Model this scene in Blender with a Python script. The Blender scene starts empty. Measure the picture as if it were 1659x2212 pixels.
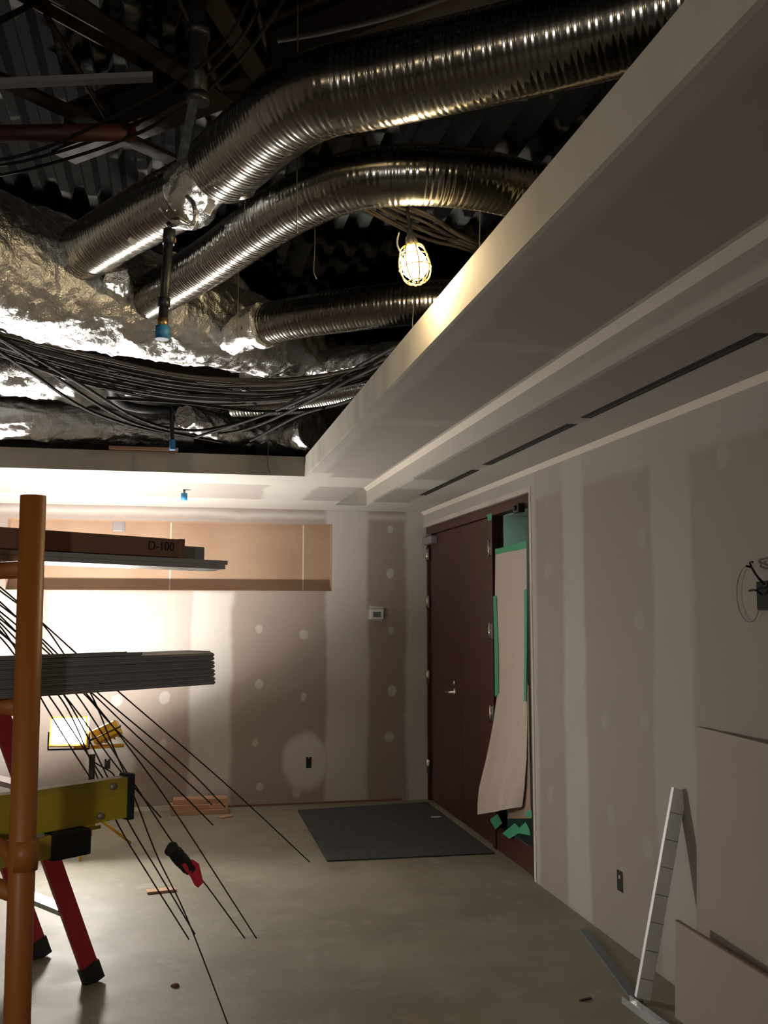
import bpy, bmesh, math, random
from mathutils import Vector, Matrix, noise
random.seed(7)
scene = bpy.context.scene
COL = scene.collection

# ------------------------------------------------------------------ camera
FPX, CX, CY = 2109.0, 829.5, 1106.0
cam_y = Vector((377-CX, -(1324-CY), -FPX)).normalized()
cam_z = Vector((0, FPX, -(1324-CY))).normalized()
cam_x = cam_y.cross(cam_z)
RM = Matrix((cam_x, cam_y, cam_z))
EYE = Vector((0, 0, 1.65))
cd = bpy.data.cameras.new('camera'); cam = bpy.data.objects.new('camera', cd); COL.objects.link(cam)
cam.matrix_world = Matrix.Translation(EYE) @ RM.to_4x4()
cd.sensor_fit = 'VERTICAL'; cd.sensor_height = 24.0; cd.lens = 24.0*FPX/2212.0
cd.clip_start = 0.02; cd.clip_end = 60
scene.camera = cam
def ray(px, py): return RM @ Vector((px-CX, -(py-CY), -FPX))
def onz(px, py, z): d = ray(px, py); return EYE + d*((z-EYE.z)/d.z)
def onx(px, py, x): d = ray(px, py); return EYE + d*(x/d.x)
def ony(px, py, y): d = ray(px, py); return EYE + d*(y/d.y)
def onp(px, py, p, n):
    d = ray(px, py); n = Vector(n); return EYE + d*((Vector(p)-EYE).dot(n)/d.dot(n))

# ------------------------------------------------------------------ world, exposure
w = bpy.data.worlds.new('world'); scene.world = w; w.use_nodes = True
w.node_tree.nodes['Background'].inputs[0].default_value = (0.5, 0.55, 0.6, 1)
w.node_tree.nodes['Background'].inputs[1].default_value = 0.0
vs = scene.view_settings
vs.view_transform = 'Standard'; vs.look = 'None'; vs.gamma = 1; vs.use_curve_mapping = False
vs.exposure = 0.0
E_REAR, E_FRONT, E_BULB = 2500.0, 600.0, 300.0      # halogen lens facing the wall, lens facing the room, caged bulb
P_STRING, P_FILL = 11.0, 105.0                       # further bulbs of the temporary string; unseen fill spot added behind the camera

def lamp(name, loc, power, col, r, label):
    ld = bpy.data.lights.new(name, 'POINT'); ld.energy = power; ld.color = col; ld.shadow_soft_size = r
    o = bpy.data.objects.new(name, ld); COL.objects.link(o); o.location = loc
    return o
WARM = (1.0, 0.80, 0.50)
lamp('string_bulb_light', (0.45, -0.6, 2.72), P_STRING, WARM, 0.06, '')
lamp('string_bulb_light', (-1.8, 0.3, 2.72), P_STRING*0.6, WARM, 0.06, '')
al = bpy.data.lights.new('room_fill', 'SPOT'); al.spot_size = math.radians(135); al.spot_blend = .7; al.shadow_soft_size = .14  # added fill spot out of view, brightens the right side of the room
al.energy = P_FILL; al.color = (1.0, 0.96, 0.90)
ao = bpy.data.objects.new('room_fill', al); COL.objects.link(ao); ao.location = (-1.5, -1.9, 1.95)
ao.rotation_euler = Vector((2.3, 6.2, -.35)).to_track_quat('-Z', 'Y').to_euler()

# ------------------------------------------------------------------ constants
W, D, H, DECK = 2.213, 8.626, 2.567, 4.15
SX, SY = 0.838, 6.50        # edges of the open plenum
FT = 2.70                   # top of the fascia
TX0, TX1 = 1.322, 1.597     # light trough

# ------------------------------------------------------------------ node helpers
def mat(name, col=(.5, .5, .5), rough=.6, metal=0, spec=.5, emit=None, estr=0):
    m = bpy.data.materials.new(name); m.use_nodes = True
    b = m.node_tree.nodes['Principled BSDF']
    b.inputs['Base Color'].default_value = (*col, 1); b.inputs['Roughness'].default_value = rough
    b.inputs['Metallic'].default_value = metal; b.inputs['Specular IOR Level'].default_value = spec
    if emit: b.inputs['Emission Color'].default_value = (*emit, 1); b.inputs['Emission Strength'].default_value = estr
    return m
class NT:
    def __init__(s, m):
        s.t = m.node_tree; s.b = s.t.nodes['Principled BSDF']; s.L = s.t.links
        s.co = s.t.nodes.new('ShaderNodeTexCoord').outputs['Object']
    def val(s, x, sock):
        if isinstance(x, (int, float)): sock.default_value = x
        elif isinstance(x, tuple): sock.default_value = (*x, 1) if len(x) == 3 and sock.type == 'RGBA' else x
        else: s.L.new(x, sock)
    def math(s, op, a, b=0.0, clamp=False, c=None):
        n = s.t.nodes.new('ShaderNodeMath'); n.operation = op; n.use_clamp = clamp
        s.val(a, n.inputs[0]); s.val(b, n.inputs[1])
        if c is not None: s.val(c, n.inputs[2])
        return n.outputs[0]
    def noise(s, scale, detail=3, rough=.5, vec=None, stretch=None):
        n = s.t.nodes.new('ShaderNodeTexNoise'); n.inputs['Scale'].default_value = scale
        n.inputs['Detail'].default_value = detail; n.inputs['Roughness'].default_value = rough
        v = vec or s.co
        if stretch:
            mp = s.t.nodes.new('ShaderNodeMapping'); mp.inputs['Scale'].default_value = stretch
            s.L.new(v, mp.inputs[0]); v = mp.outputs[0]
        s.L.new(v, n.inputs['Vector']); return n.outputs[0]
    def sep(s):
        n = s.t.nodes.new('ShaderNodeSeparateXYZ'); s.L.new(s.co, n.inputs[0]); return n.outputs
    def mix(s, fac, a, b):
        n = s.t.nodes.new('ShaderNodeMix'); n.data_type = 'RGBA'
        s.val(fac, n.inputs[0]); s.val(a, n.inputs[6]); s.val(b, n.inputs[7]); return n.outputs[2]
    def ramp(s, x, a, b): # smoothstep-ish linear clamp
        n = s.t.nodes.new('ShaderNodeMapRange'); n.interpolation_type = 'SMOOTHSTEP'
        s.val(x, n.inputs[0]); n.inputs[1].default_value = a; n.inputs[2].default_value = b
        return n.outputs[0]
    def col(s, x): s.val(x, s.b.inputs['Base Color'])
    def rough(s, x): s.val(x, s.b.inputs['Roughness'])
    def bump(s, h, strength=.3, dist=.01):
        n = s.t.nodes.new('ShaderNodeBump'); n.inputs['Strength'].default_value = strength
        n.inputs['Distance'].default_value = dist; s.L.new(h, n.inputs['Height'])
        s.L.new(n.outputs[0], s.b.inputs['Normal'])

BOARD, MUD = (.315, .262, .230), (.52, .49, .455)
def drywall(name, axes, feats, board=BOARD, mud=MUD, raw=True):
    """axes: which two object coordinates span the face; feats: ('r'|'e', u0, v0, u1, v1, strength) joint-compound areas"""
    m = mat(name, board, .85, spec=.25); n = NT(m); xyz = n.sep()
    u, v = xyz[axes[0]], xyz[axes[1]]
    wob = n.math('MULTIPLY', n.math('SUBTRACT', n.noise(1.6, 2), .5), .10)
    wob2 = n.math('MULTIPLY', n.math('SUBTRACT', n.noise(9, 2), .5), .03)
    du = n.math('ADD', wob, wob2)
    uu = n.math('ADD', u, du); vv = n.math('ADD', v, n.math('MULTIPLY', du, .6))
    tot = None
    for (k, u0, v0, u1, v1, st) in feats:
        cu, cv, hu, hv = (u0+u1)/2, (v0+v1)/2, abs(u1-u0)/2, abs(v1-v0)/2
        a = n.math('ABSOLUTE', n.math('SUBTRACT', uu, cu)); b = n.math('ABSOLUTE', n.math('SUBTRACT', vv, cv))
        if k == 'r':
            ma = n.ramp(a, hu+.03, hu-.03); mb = n.ramp(b, hv+.03, hv-.03)
            q = n.math('MULTIPLY', ma, mb)
        else:
            a = n.math('DIVIDE', a, hu); b = n.math('DIVIDE', b, hv)
            r = n.math('ADD', n.math('MULTIPLY', a, a), n.math('MULTIPLY', b, b))
            q = n.ramp(r, 1.45, .65)
        q = n.math('MULTIPLY', q, st)
        tot = q if tot is None else n.math('MAXIMUM', tot, q)
    tone = n.noise(2.3, 4)
    if tot is None: tot = 0.0
    c = n.mix(tot, board, mud)
    c2 = n.mix(n.ramp(tone, .3, .75), c, n.mix(.12, c, (.25, .22, .19)))
    n.col(c2)
    n.bump(n.noise(140, 2), .06, .002)
    return m

# ------------------------------------------------------------------ mesh helpers
class MB:
    def __init__(s): s.bm = bmesh.new()
    def box(s, x0, x1, y0, y1, z0, z1, bev=0, M=None):
        vs_ = [s.bm.verts.new(p) for p in ((x0,y0,z0),(x1,y0,z0),(x1,y1,z0),(x0,y1,z0),(x0,y0,z1),(x1,y0,z1),(x1,y1,z1),(x0,y1,z1))]
        fs = [s.bm.faces.new([vs_[i] for i in q]) for q in ((0,3,2,1),(4,5,6,7),(0,1,5,4),(1,2,6,5),(2,3,7,6),(3,0,4,7))]
        if bev:
            es = list({e for f in fs for e in f.edges})
            r = bmesh.ops.bevel(s.bm, geom=es, offset=bev, segments=2, profile=.6, affect='EDGES')
            vs_ = list({v for f in r['faces'] for v in f.verts} | {v for v in vs_ if v.is_valid})
        if M is not None: bmesh.ops.transform(s.bm, matrix=M, verts=[v for v in vs_ if v.is_valid])
        return s
    def prism(s, prof, a, b, xdir, ydir):
        """closed 2D profile swept from point a to b, profile axes xdir, ydir"""
        a, b, xd, yd = Vector(a), Vector(b), Vector(xdir), Vector(ydir)
        A = [s.bm.verts.new(a+xd*p[0]+yd*p[1]) for p in prof]; B = [s.bm.verts.new(b+xd*p[0]+yd*p[1]) for p in prof]
        n = len(prof)
        for i in range(n): s.bm.faces.new((A[i], A[(i+1) % n], B[(i+1) % n], B[i]))
        s.bm.faces.new(A[::-1]); s.bm.faces.new(B); return s
    def sweep(s, pts, rad, seg=16, caps=True, ell=None):
        pts = [Vector(p) for p in pts]; n = len(pts)
        rf = rad if callable(rad) else (lambda i, t: rad)
        T = [(pts[min(i+1, n-1)]-pts[max(i-1, 0)]).normalized() for i in range(n)]
        up = Vector((0, 0, 1)) if abs(T[0].z) < .9 else Vector((0, 1, 0))
        N = (up-T[0]*up.dot(T[0])).normalized(); rings = []
        for i in range(n):
            N = (N-T[i]*N.dot(T[i])).normalized(); B = T[i].cross(N)
            ring = []
            for k in range(seg):
                a = 2*math.pi*k/seg; r = rf(i, a)
                ring.append(s.bm.verts.new(pts[i]+(N*math.cos(a)+B*math.sin(a))*r))
            rings.append(ring)
        for i in range(n-1):
            for k in range(seg):
                f = s.bm.faces.new((rings[i][k], rings[i][(k+1) % seg], rings[i+1][(k+1) % seg], rings[i+1][k])); f.smooth = True
        if caps: s.bm.faces.new(rings[0][::-1]); s.bm.faces.new(rings[-1])
        return s
    def lathe(s, prof, loc=(0,0,0), seg=20, axis=(0,0,1)):
        q = Vector((0,0,1)).rotation_difference(Vector(axis)); loc = Vector(loc); R = []
        for (r, z) in prof:
            R.append([s.bm.verts.new(loc+q @ Vector((max(r,1e-5)*math.cos(2*math.pi*k/seg), max(r,1e-5)*math.sin(2*math.pi*k/seg), z))) for k in range(seg)])
        for i in range(len(R)-1):
            for k in range(seg):
                f = s.bm.faces.new((R[i][k], R[i][(k+1) % seg], R[i+1][(k+1) % seg], R[i+1][k])); f.smooth = True
        return s
    def build(s, name, m, parent=None, loc=None):
        bmesh.ops.remove_doubles(s.bm, verts=s.bm.verts, dist=1e-6)
        bmesh.ops.recalc_face_normals(s.bm, faces=s.bm.faces)
        me = bpy.data.meshes.new(name); s.bm.to_mesh(me); s.bm.free(); me.materials.append(m)
        o = bpy.data.objects.new(name, me); COL.objects.link(o)
        if parent is not None:
            o.parent = parent; o.matrix_parent_inverse = parent.matrix_world.inverted() if False else Matrix.Translation(-parent.location)
        return o
def tag(o, label, cat, group=None, kind=None):
    o['label'] = label; o['category'] = cat
    if group: o['group'] = group
    if kind: o['kind'] = kind
    return o
def struct(o, label=None):
    o['kind'] = 'structure'
    if label: o['label'] = label
    return o
def thing(name, loc, label, cat, group=None):
    o = bpy.data.objects.new(name, None); COL.objects.link(o); o.location = loc; o.empty_display_size = .05
    return tag(o, label, cat, group)
def spline(P, n=10):
    P = [Vector(p) for p in P]; out = []
    Q = [P[0]*2-P[1]]+P+[P[-1]*2-P[-2]]
    for i in range(1, len(Q)-2):
        p0, p1, p2, p3 = Q[i-1:i+3]
        for k in range(n):
            t = k/n
            out.append(.5*((2*p1)+(p2-p0)*t+(2*p0-5*p1+4*p2-p3)*t*t+(3*p1-p0-3*p2+p3)*t**3))
    out.append(P[-1]); return out
def resample(P, step):
    out = [P[0].copy()]; acc = 0
    for a, b in zip(P, P[1:]):
        L = (b-a).length; d = step-acc
        while d <= L and L > 0: out.append(a.lerp(b, d/L)); d += step
        acc = L-(d-step)
    return out

# ------------------------------------------------------------------ materials
m_white = mat('painted corner bead and mud', (.56, .52, .46), .8, spec=.25)
_n = NT(m_white); _n.col(_n.mix(_n.ramp(_n.noise(2.0, 4), .35, .7), (.57, .535, .48), (.46, .425, .375)))
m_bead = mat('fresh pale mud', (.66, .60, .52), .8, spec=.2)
m_trough = mat('trough board', (.46, .435, .39), .8, spec=.2)
m_soffit = drywall('soffit board', (0, 1), [('r', -9, 7.9, 9, 8.7, .9), ('r', -9, 6.5, 9, 7.0, .8), ('r', -.9, 6, -.6, 9, .6), ('r', .65, 6.3, 1.0, 9, .8), ('r', .84, -3, .93, 9, .45), ('r', 1.9, -3, 2.3, 9, .7), ('r', .8, 4.45, 1.4, 4.62, .25), ('r', .8, 3.1, 1.4, 3.2, .2)], board=(.30, .275, .252), mud=(.46, .435, .40))
m_fascia = mat('fascia mud', (.44, .42, .37), .8, spec=.25)
_n = NT(m_fascia); _n.col(_n.mix(_n.ramp(_n.noise(3.0, 5, stretch=(1, 1, .4)), .4, .65), (.47, .445, .385), (.36, .335, .29)))
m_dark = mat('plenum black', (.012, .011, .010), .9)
m_black = mat('black steel', (.02, .02, .022), .45, spec=.5)
m_galv = mat('galvanized steel', (.62, .64, .66), .32, 1)
_n = NT(m_galv); _n.rough(_n.math('MULTIPLY_ADD', _n.noise(30, 3), .25, c=.2))
m_stud = mat('bright zinc', (.80, .82, .84), .38, .45)
m_galvd = mat('dull galvanized steel', (.31, .30, .31), .45, .5)
m_duct = mat('ribbed aluminium', (.34, .33, .31), .2, 1)
_n = NT(m_duct); _n.rough(_n.math('MULTIPLY_ADD', _n.noise(14, 3), .14, c=.12)); _n.bump(_n.noise(60, 2), .06, .004)
m_foil = mat('crinkled foil', (.93, .93, .93), .3, 1)
_n = NT(m_foil)
_v = _n.t.nodes.new('ShaderNodeTexVoronoi'); _v.inputs['Scale'].default_value = 17; _v.feature = 'F1'
_w = _n.t.nodes.new('ShaderNodeMixRGB'); _n.L.new(_n.co, _v.inputs['Vector'])
_n.bump(_n.math('ADD', _v.outputs['Distance'], _n.math('MULTIPLY', _n.noise(28, 5, .65), 1.2)), .55, .02)
_n.rough(_n.math('MULTIPLY_ADD', _n.noise(20, 2), .25, c=.22))
_n.t.nodes.remove(_w)
m_concrete = mat('concrete slab', (.3, .28, .22), .75, spec=.3)
_n = NT(m_concrete); _a = _n.noise(.9, 5, .6); _b = _n.noise(5, 6, .65); _c = _n.noise(.35, 2)
_c1 = _n.mix(_n.ramp(_a, .35, .68), (.170, .152, .112), (.250, .230, .182))
_c1 = _n.mix(_n.math('MULTIPLY', _n.ramp(_b, .52, .72), .5), _c1, (.31, .295, .255))
_c1 = _n.mix(_n.math('MULTIPLY', _n.ramp(_n.noise(2.2, 4), .60, .75), .5), _c1, (.12, .10, .07))
_c1 = _n.mix(_n.math('MULTIPLY', _n.ramp(_n.noise(1.3, 3, stretch=(1, .6, 1)), .62, .72), .35), _c1, (.23, .18, .085))
_n.col(_c1); _n.bump(_n.noise(60, 4), .15, .004); _n.rough(_n.math('MULTIPLY_ADD', _b, .3, c=.5))
m_tan = mat('tan paper faced board', (.36, .225, .14), .8, spec=.2)
_n = NT(m_tan); _n.col(_n.mix(_n.ramp(_n.noise(2.5, 4), .3, .7), (.36, .245, .170), (.31, .205, .140)))
m_wooddoor = mat('dark red mahogany veneer', (.055, .016, .012), .38)
_n = NT(m_wooddoor); _n.col(_n.mix(_n.ramp(_n.noise(14, 5, .6, stretch=(1, 1, .05)), .3, .7), (.075, .020, .015), (.042, .012, .010)))
m_mat = mat('charcoal carpet mat', (.055, .057, .058), .95, spec=.1)
_n = NT(m_mat); _n.col(_n.mix(_n.noise(40, 4), (.04, .042, .044), (.085, .088, .09))); _n.bump(_n.noise(240, 2), .6, .004)
m_orange = mat('orange scaffold paint', (.37, .125, .02), .45)
_n = NT(m_orange); _n.col(_n.mix(_n.ramp(_n.noise(22, 5, .6), .62, .72), (.37, .12, .02), (.28, .14, .06)))
m_yellow = mat('yellow fibreglass', (.44, .335, .02), .45)
_n = NT(m_yellow); _n.col(_n.mix(_n.ramp(_n.noise(8, 4, stretch=(.2, .2, 3)), .4, .7), (.46, .35, .02), (.37, .28, .03)))
m_red = mat('red fibreglass', (.36, .012, .022), .42)
m_pink = mat('pink red tape', (.75, .04, .08), .6)
m_card = mat('brown cardboard', (.215, .115, .075), .85, spec=.15)
_n = NT(m_card); _n.col(_n.mix(_n.noise(5, 3, stretch=(1, 1, 6)), (.225, .12, .08), (.185, .10, .065)))
m_rubber = mat('black rubber', (.012, .012, .014), .7)
m_blue = mat('blue plastic cap', (.03, .22, .50), .5)
m_plast = mat('white plastic', (.62, .62, .60), .4)
m_screen = mat('grey display', (.10, .13, .12), .3)
m_paper = mat('beige masking paper', (.52, .45, .39), .85, spec=.15)
_n = NT(m_paper); _n.bump(_n.noise(7, 5, .6), .5, .03)
m_tape = mat('green masking tape', (.05, .33, .17), .6)
m_glass = mat('green tinted glass', (.74, .84, .79), .03)
m_glass.node_tree.nodes['Principled BSDF'].inputs['Transmission Weight'].default_value = 1
m_glass.node_tree.nodes['Principled BSDF'].inputs['IOR'].default_value = 1.1
m_corr = mat('corridor paint', (.30, .34, .31), .8)
m_chrome = mat('satin chrome', (.62, .60, .57), .25, 1)
m_wood = mat('raw timber', (.55, .27, .15), .75, spec=.2)
_n = NT(m_wood); _n.col(_n.mix(_n.noise(6, 5, stretch=(1, 12, 12)), (.50, .31, .21), (.36, .20, .125)))
m_cable = mat('grey brown cable jackets', (.085, .072, .062), .7, spec=.2)
m_cabled = mat('black cable jackets', (.012, .011, .011), .7, spec=.2)
m_wire = mat('black iron wire', (.045, .03, .03), .5, .3)
m_deck = mat('steel deck with overspray', (.02, .019, .018), .9, 0, spec=.1)
_n = NT(m_deck); _n.col(_n.mix(_n.ramp(_n.noise(1.9, 3, .5, stretch=(1, 1.6, 1)), .56, .63), (.007, .0065, .006), (.11, .11, .107)))
m_beam = mat('brown primed steel', (.014, .009, .007), .6, spec=.3)
m_redpipe = mat('red painted pipe', (.045, .006, .005), .6)
m_string = mat('thin hanger wire steel', (.22, .21, .19), .4, .8)
m_hole = mat('open box interior', (.01, .009, .008), .9)
m_lens = mat('lit halogen lens', (1, 1, 1), .3, emit=(1.0, .95, .88), estr=E_FRONT)
m_lens2 = mat('lit halogen lens rear', (1, 1, 1), .3, emit=(1.0, .95, .88), estr=E_REAR)
m_bulb = mat('lit frosted bulb', (1, 1, 1), .3, emit=(1.0, .76, .42), estr=E_BULB)
m_cage = mat('yellow plastic bulb guard', (.85, .55, .04), .4)
m_lampyel = mat('yellow lamp housing', (.75, .42, .03), .45)
m_bluegrey = mat('blue grey track', (.15, .17, .19), .5, .5)

# ------------------------------------------------------------------ floor, walls
struct(MB().box(-4.2, W+.12, -3.2, D+.1, -.12, 0).build('floor', m_concrete), 'bare concrete slab with smudges')
nz0, nz1, nx0, nx1 = 1.842, 2.442, -1.385, 1.368      # niche
U, V = 0, 2
bf = [('r', .42-.05, 0, .42+.62-.5, 1.9, .0)]
def bx(px0, py0, px1, py1): # region of the back wall
    a, b = ony(px0, py0, D), ony(px1, py1, D); return a.x, a.z, b.x, b.z
feats = [('r', *bx(415, 1278, 497, 1760), .95), ('r', *bx(706, 1100, 795, 1750), .9), ('r', *bx(878, 1100, 925, 1750), .95),
         ('r', *bx(-700, 1080, 960, 1125), .8), ('r', *bx(100, 1280, 420, 1420), .35), ('r', *bx(-350, 1270, 60, 1800), .7),
         ('e', *bx(612, 1588, 706, 1704), 1.0), ('e', *bx(190, 1605, 285, 1700), .9)]
for (px, py) in ((563, 1357), (654, 1372), (560, 1478), (653, 1507), (551, 1605), (845, 1142), (846, 1237), (845, 1362), (846, 1493), (843, 1590), (354, 1508), (252, 1514), (352, 1606), (300, 1420), (560, 1700), (640, 1710)):
    s_ = random.uniform(8, 13); feats.append(('e', *bx(px-s_*.8, py-s_, px+s_*.8, py+s_), random.uniform(.55, .9)))
m_back = drywall('back wall board', (0, 2), feats)
mb = MB()
mb.box(-4.2, W+.12, D, D+.12, 0, nz0); mb.box(-4.2, W+.12, D, D+.12, nz1, DECK)
mb.box(-4.2, nx0, D, D+.12, nz0, nz1); mb.box(nx1, W+.12, D, D+.12, nz0, nz1)
wb = struct(mb.build('wall_back', m_back), 'far wall of raw and mudded drywall with a long tan niche')
mb = MB(); mb.box(nx0-.02, nx1+.02, D+.14, D+.16, nz0-.02, nz1+.02)
mb.box(nx0-.02, nx1+.02, D+.002, D+.14, nz0-.02, nz0+.003); mb.box(nx0-.02, nx1+.02, D+.002, D+.14, nz1-.003, nz1+.02)
mb.box(nx0-.02, nx0+.003, D+.002, D+.14, nz0+.003, nz1-.003); mb.box(nx1-.003, nx1+.02, D+.002, D+.14, nz0+.003, nz1-.003)
ni = mb.build('niche_lining', m_tan, wb); ni['label'] = 'tan board lining of the long niche'
mb = MB()
for px in (368, 655):
    x = ony(px, 1200, D+.14).x; mb.box(x-.006, x+.006, D+.1385, D+.14, nz0, nz1)
mb.build('panel_joint', m_white, wb)
# right wall with door opening
DY0, DZ = 5.905, 2.424
def rx(px0, py0, px1, py1):
    a, b = onx(px0, py0, W), onx(px1, py1, W); return a.y, a.z, b.y, b.z
rf = [('r', 5.80, 0, 5.93, 2.6, .9), ('r', 5.8, 2.42, 9, 2.6, .8), ('r', -3, 2.36, 5.9, 2.6, .55), ('r', 5.06, 0, 5.36, 2.6, .85), ('r', 3.92, 0, 4.28, 2.6, .6), ('r', 2.6, 0, 2.95, 2.6, .5)]
for (px, py) in ((1180, 1075), (1182, 1230), (1190, 1722), (1320, 1762), (1398, 1830), (1385, 1160), (1380, 1340), (1300, 985), (1310, 1560), (1395, 1560), (1560, 985)):
    s_ = random.uniform(9, 14); a = onx(px, py, W); rf.append(('e', a.y-.045, a.z-.05, a.y+.045, a.z+.05, random.uniform(.2, .38)))
m_right = drywall('right wall board', (1, 2), rf, board=(.315, .278, .250), mud=(.43, .41, .385))
mb = MB(); mb.box(W, W+.12, -3.2, DY0, 0, DECK); mb.box(W, W+.12, DY0, D, DZ, DECK)
wr = struct(mb.build('wall_right', m_right), 'long right wall of mudded drywall with the door opening at its far end')
mb = MB(); mb.box(W-.003, W, DY0-.035, DY0, 0, DZ); mb.box(W-.003, W, DY0-.035, D, DZ, DZ+.035)
mb.build('corner_bead', m_white, wr)
m_plain = drywall('plain wall board', (1, 2), [('r', 1, 0, 1.4, 3, .7), ('r', 4, 0, 4.4, 3, .7)])
struct(MB().box(-4.32, -4.2, -3.2, D+.12, 0, DECK).build('wall_left', m_plain), 'left wall outside the picture')
struct(MB().box(-4.32, W+.12, -3.32, -3.2, 0, DECK).build('wall_rear', m_plain), 'rear wall behind the camera')
# deck
mb = MB(); prof = []; x = -4.3
while x < W+.1:
    prof += [(x, 0), (x+.05, .0), (x+.075, .06), (x+.125, .06)]; x += .15
prof = prof+[(x, 0), (x, .12), (-4.3, .12)]
mb.prism(prof, (0, -3.3, DECK-.06), (0, D+.12, DECK-.06), (1, 0, 0), (0, 0, 1))
dk = struct(mb.build('ceiling', m_deck), 'dark corrugated steel deck above the open plenum')
# soffit: drywall ceiling with light trough
mb = MB(); TY1 = 8.20
t = .016
mb.box(SX+t, TX0, -3.2, D, H, H+t)                 # between fascia and trough
mb.box(TX1, W, -3.2, D, H, H+t)
mb.box(TX0, TX1, TY1, D, H, H+t)
mb.box(-4.2, SX+t, SY+t, D, H, H+t)
SLOTS = [(7.35, 5.97), (5.74, 4.40), (4.24, 2.815)]
so = struct(mb.build('ceiling', m_soffit), 'mudded drywall soffit around the open plenum')
mb = MB(); TH = H+.155
mb.box(TX0-.01, TX1+.01, -3.2, TY1+.01, TH, TH+t); mb.box(TX0-t, TX0, -3.2, TY1, H+t, TH); mb.box(TX1, TX1+t, -3.2, TY1, H+t, TH); mb.box(TX0-t, TX1+t, TY1, TY1+t, H+t, TH)
tr = mb.build('light_trough', m_trough, so); tr['label'] = 'recessed light trough in the soffit'
mb = MB(); mb.box(SX, SX+t, -3.2, SY+t, H, FT); f1 = struct(mb.build('trim_1', m_fascia), 'pale mudded fascia along the right edge of the open plenum')
mb = MB(); mb.box(-4.2, SX-.0005, SY, SY+t, H, FT); f2 = struct(mb.build('trim_2', m_fascia), 'mudded fascia along the far edge of the open plenum')
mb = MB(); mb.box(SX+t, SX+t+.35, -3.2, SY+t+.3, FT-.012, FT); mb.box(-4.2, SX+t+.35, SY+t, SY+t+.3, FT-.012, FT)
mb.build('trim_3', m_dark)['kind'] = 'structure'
sg = 'black linear slot diffusers in the soffit'
for i, ((y1, y0), lb) in enumerate(zip(SLOTS, ('farthest black slot diffuser, its end nearest the room corner', 'middle black slot diffuser above the door side of the right wall', 'long near black slot diffuser running toward the viewer along the soffit'))):
    o = thing('slot_diffuser', (1.876, (y0+y1)/2, H), lb, 'air vent', sg)
    MB().box(1.850, 1.905, y0, y1, H-.002, H-.0005).build('slot_opening', m_hole, o)
    mb = MB(); mb.box(1.874, 1.878, y0+.01, y1-.01, H-.006, H-.002); mb.build('divider_blade', m_black, o)
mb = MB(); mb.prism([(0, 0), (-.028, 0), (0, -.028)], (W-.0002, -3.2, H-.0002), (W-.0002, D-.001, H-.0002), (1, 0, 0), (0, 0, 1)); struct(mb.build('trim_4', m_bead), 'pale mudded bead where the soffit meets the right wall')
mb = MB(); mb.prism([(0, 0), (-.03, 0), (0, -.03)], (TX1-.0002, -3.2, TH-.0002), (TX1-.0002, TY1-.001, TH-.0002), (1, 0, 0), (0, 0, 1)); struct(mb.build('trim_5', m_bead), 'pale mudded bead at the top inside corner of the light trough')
# bottom gap along the back wall
mb = MB(); mb.box(.42, 2.0, D-.002, D-.0005, .0, .018)
struct(mb.build('baseboard_back', m_card), 'thin brown gap line under the far drywall')
mb = MB(); mb.box(-1.3, .42, D-.016, D-.003, .0, .035); struct(mb.build('baseboard_back', m_white), 'ragged pale board edge at the foot of the far wall')

# ------------------------------------------------------------------ double door and sidelight
RX = W+.045
door = bpy.data.objects.new('door_1', None); COL.objects.link(door); door.location = (RX, 7.65, 0)
struct(door, 'dark red wooden double door in a wooden frame')
Y_R, Y_S = D-.03, 6.79   # leaf span
YM = 7.60
mb = MB(); mb.box(RX-.02, RX+.07, DY0+.005, D-.001, DZ-.07, DZ); mb.box(RX-.02, RX+.07, D-.035, D-.001, 0, DZ-.07)
mb.box(RX-.02, RX+.07, Y_S-.055, Y_S, 0, DZ-.07); mb.box(RX-.045, RX+.07, DY0+.001, DY0+.03, 0, DZ-.07)
mb.build('door_frame', m_wooddoor, door)
for (a, b) in ((YM+.002, D-.037), (Y_S+.003, YM-.002)):
    MB().box(RX, RX+.045, a, b, .008, DZ-.073, .003).build('door_leaf', m_wooddoor, door)
for yy, zs in ((Y_S+.002, (2.12, 1.52, .93)), (D-.04, (2.18, 1.75, 1.08, .30))):
    for z in zs:
        mb = MB(); hx = RX-.027 if yy < 7 else RX-.028; mb.sweep([(hx, yy+(.0 if yy < 7 else .002), z-.06), (hx, yy+(.0 if yy < 7 else .002), z+.06)], .009, 10); mb.box(RX-.023, RX-.019, yy-.035, yy+.006, z-.055, z+.055)
        mb.build('hinge', m_chrome, door)
pl = onx(983, 1496, RX)
mb = MB(); mb.lathe([(0, 0), (.034, 0), (.034, .008), (.028, .013), (.013, .014), (.013, .05), (0, .05)], (RX, pl.y, pl.z), 20, (-1, 0, 0))
rose = mb.build('lever_rose', m_chrome, door)
mb = MB(); mb.sweep(spline([(RX-.045, pl.y, pl.z), (RX-.052, pl.y+.04, pl.z+.002), (RX-.045, pl.y+.13, pl.z-.004)], 8), .009, 10); mb.build('lever_handle', m_chrome, door)
MB().lathe([(0, 0), (.022, 0), (.022, .012), (.012, .016), (0, .016)], (RX, pl.y, pl.z+.075), 16, (-1, 0, 0)).build('lock_cylinder', m_chrome, door)
pc = onx(935, 1157, RX)
mb = MB(); mb.box(RX-.06, RX, pc.y-.16, pc.y+.16, DZ-.16, DZ-.095, .006); cl = mb.build('door_closer', m_galvd, door); cl['label'] = 'grey closer box on top of the left leaf'
mb = MB(); mb.box(RX-.05, RX-.02, pc.y-.02, pc.y+.01, DZ-.095, DZ-.07); mb.build('closer_arm', m_galvd, cl); 
bpy.data.objects['closer_arm'].matrix_parent_inverse = Matrix()
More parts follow.
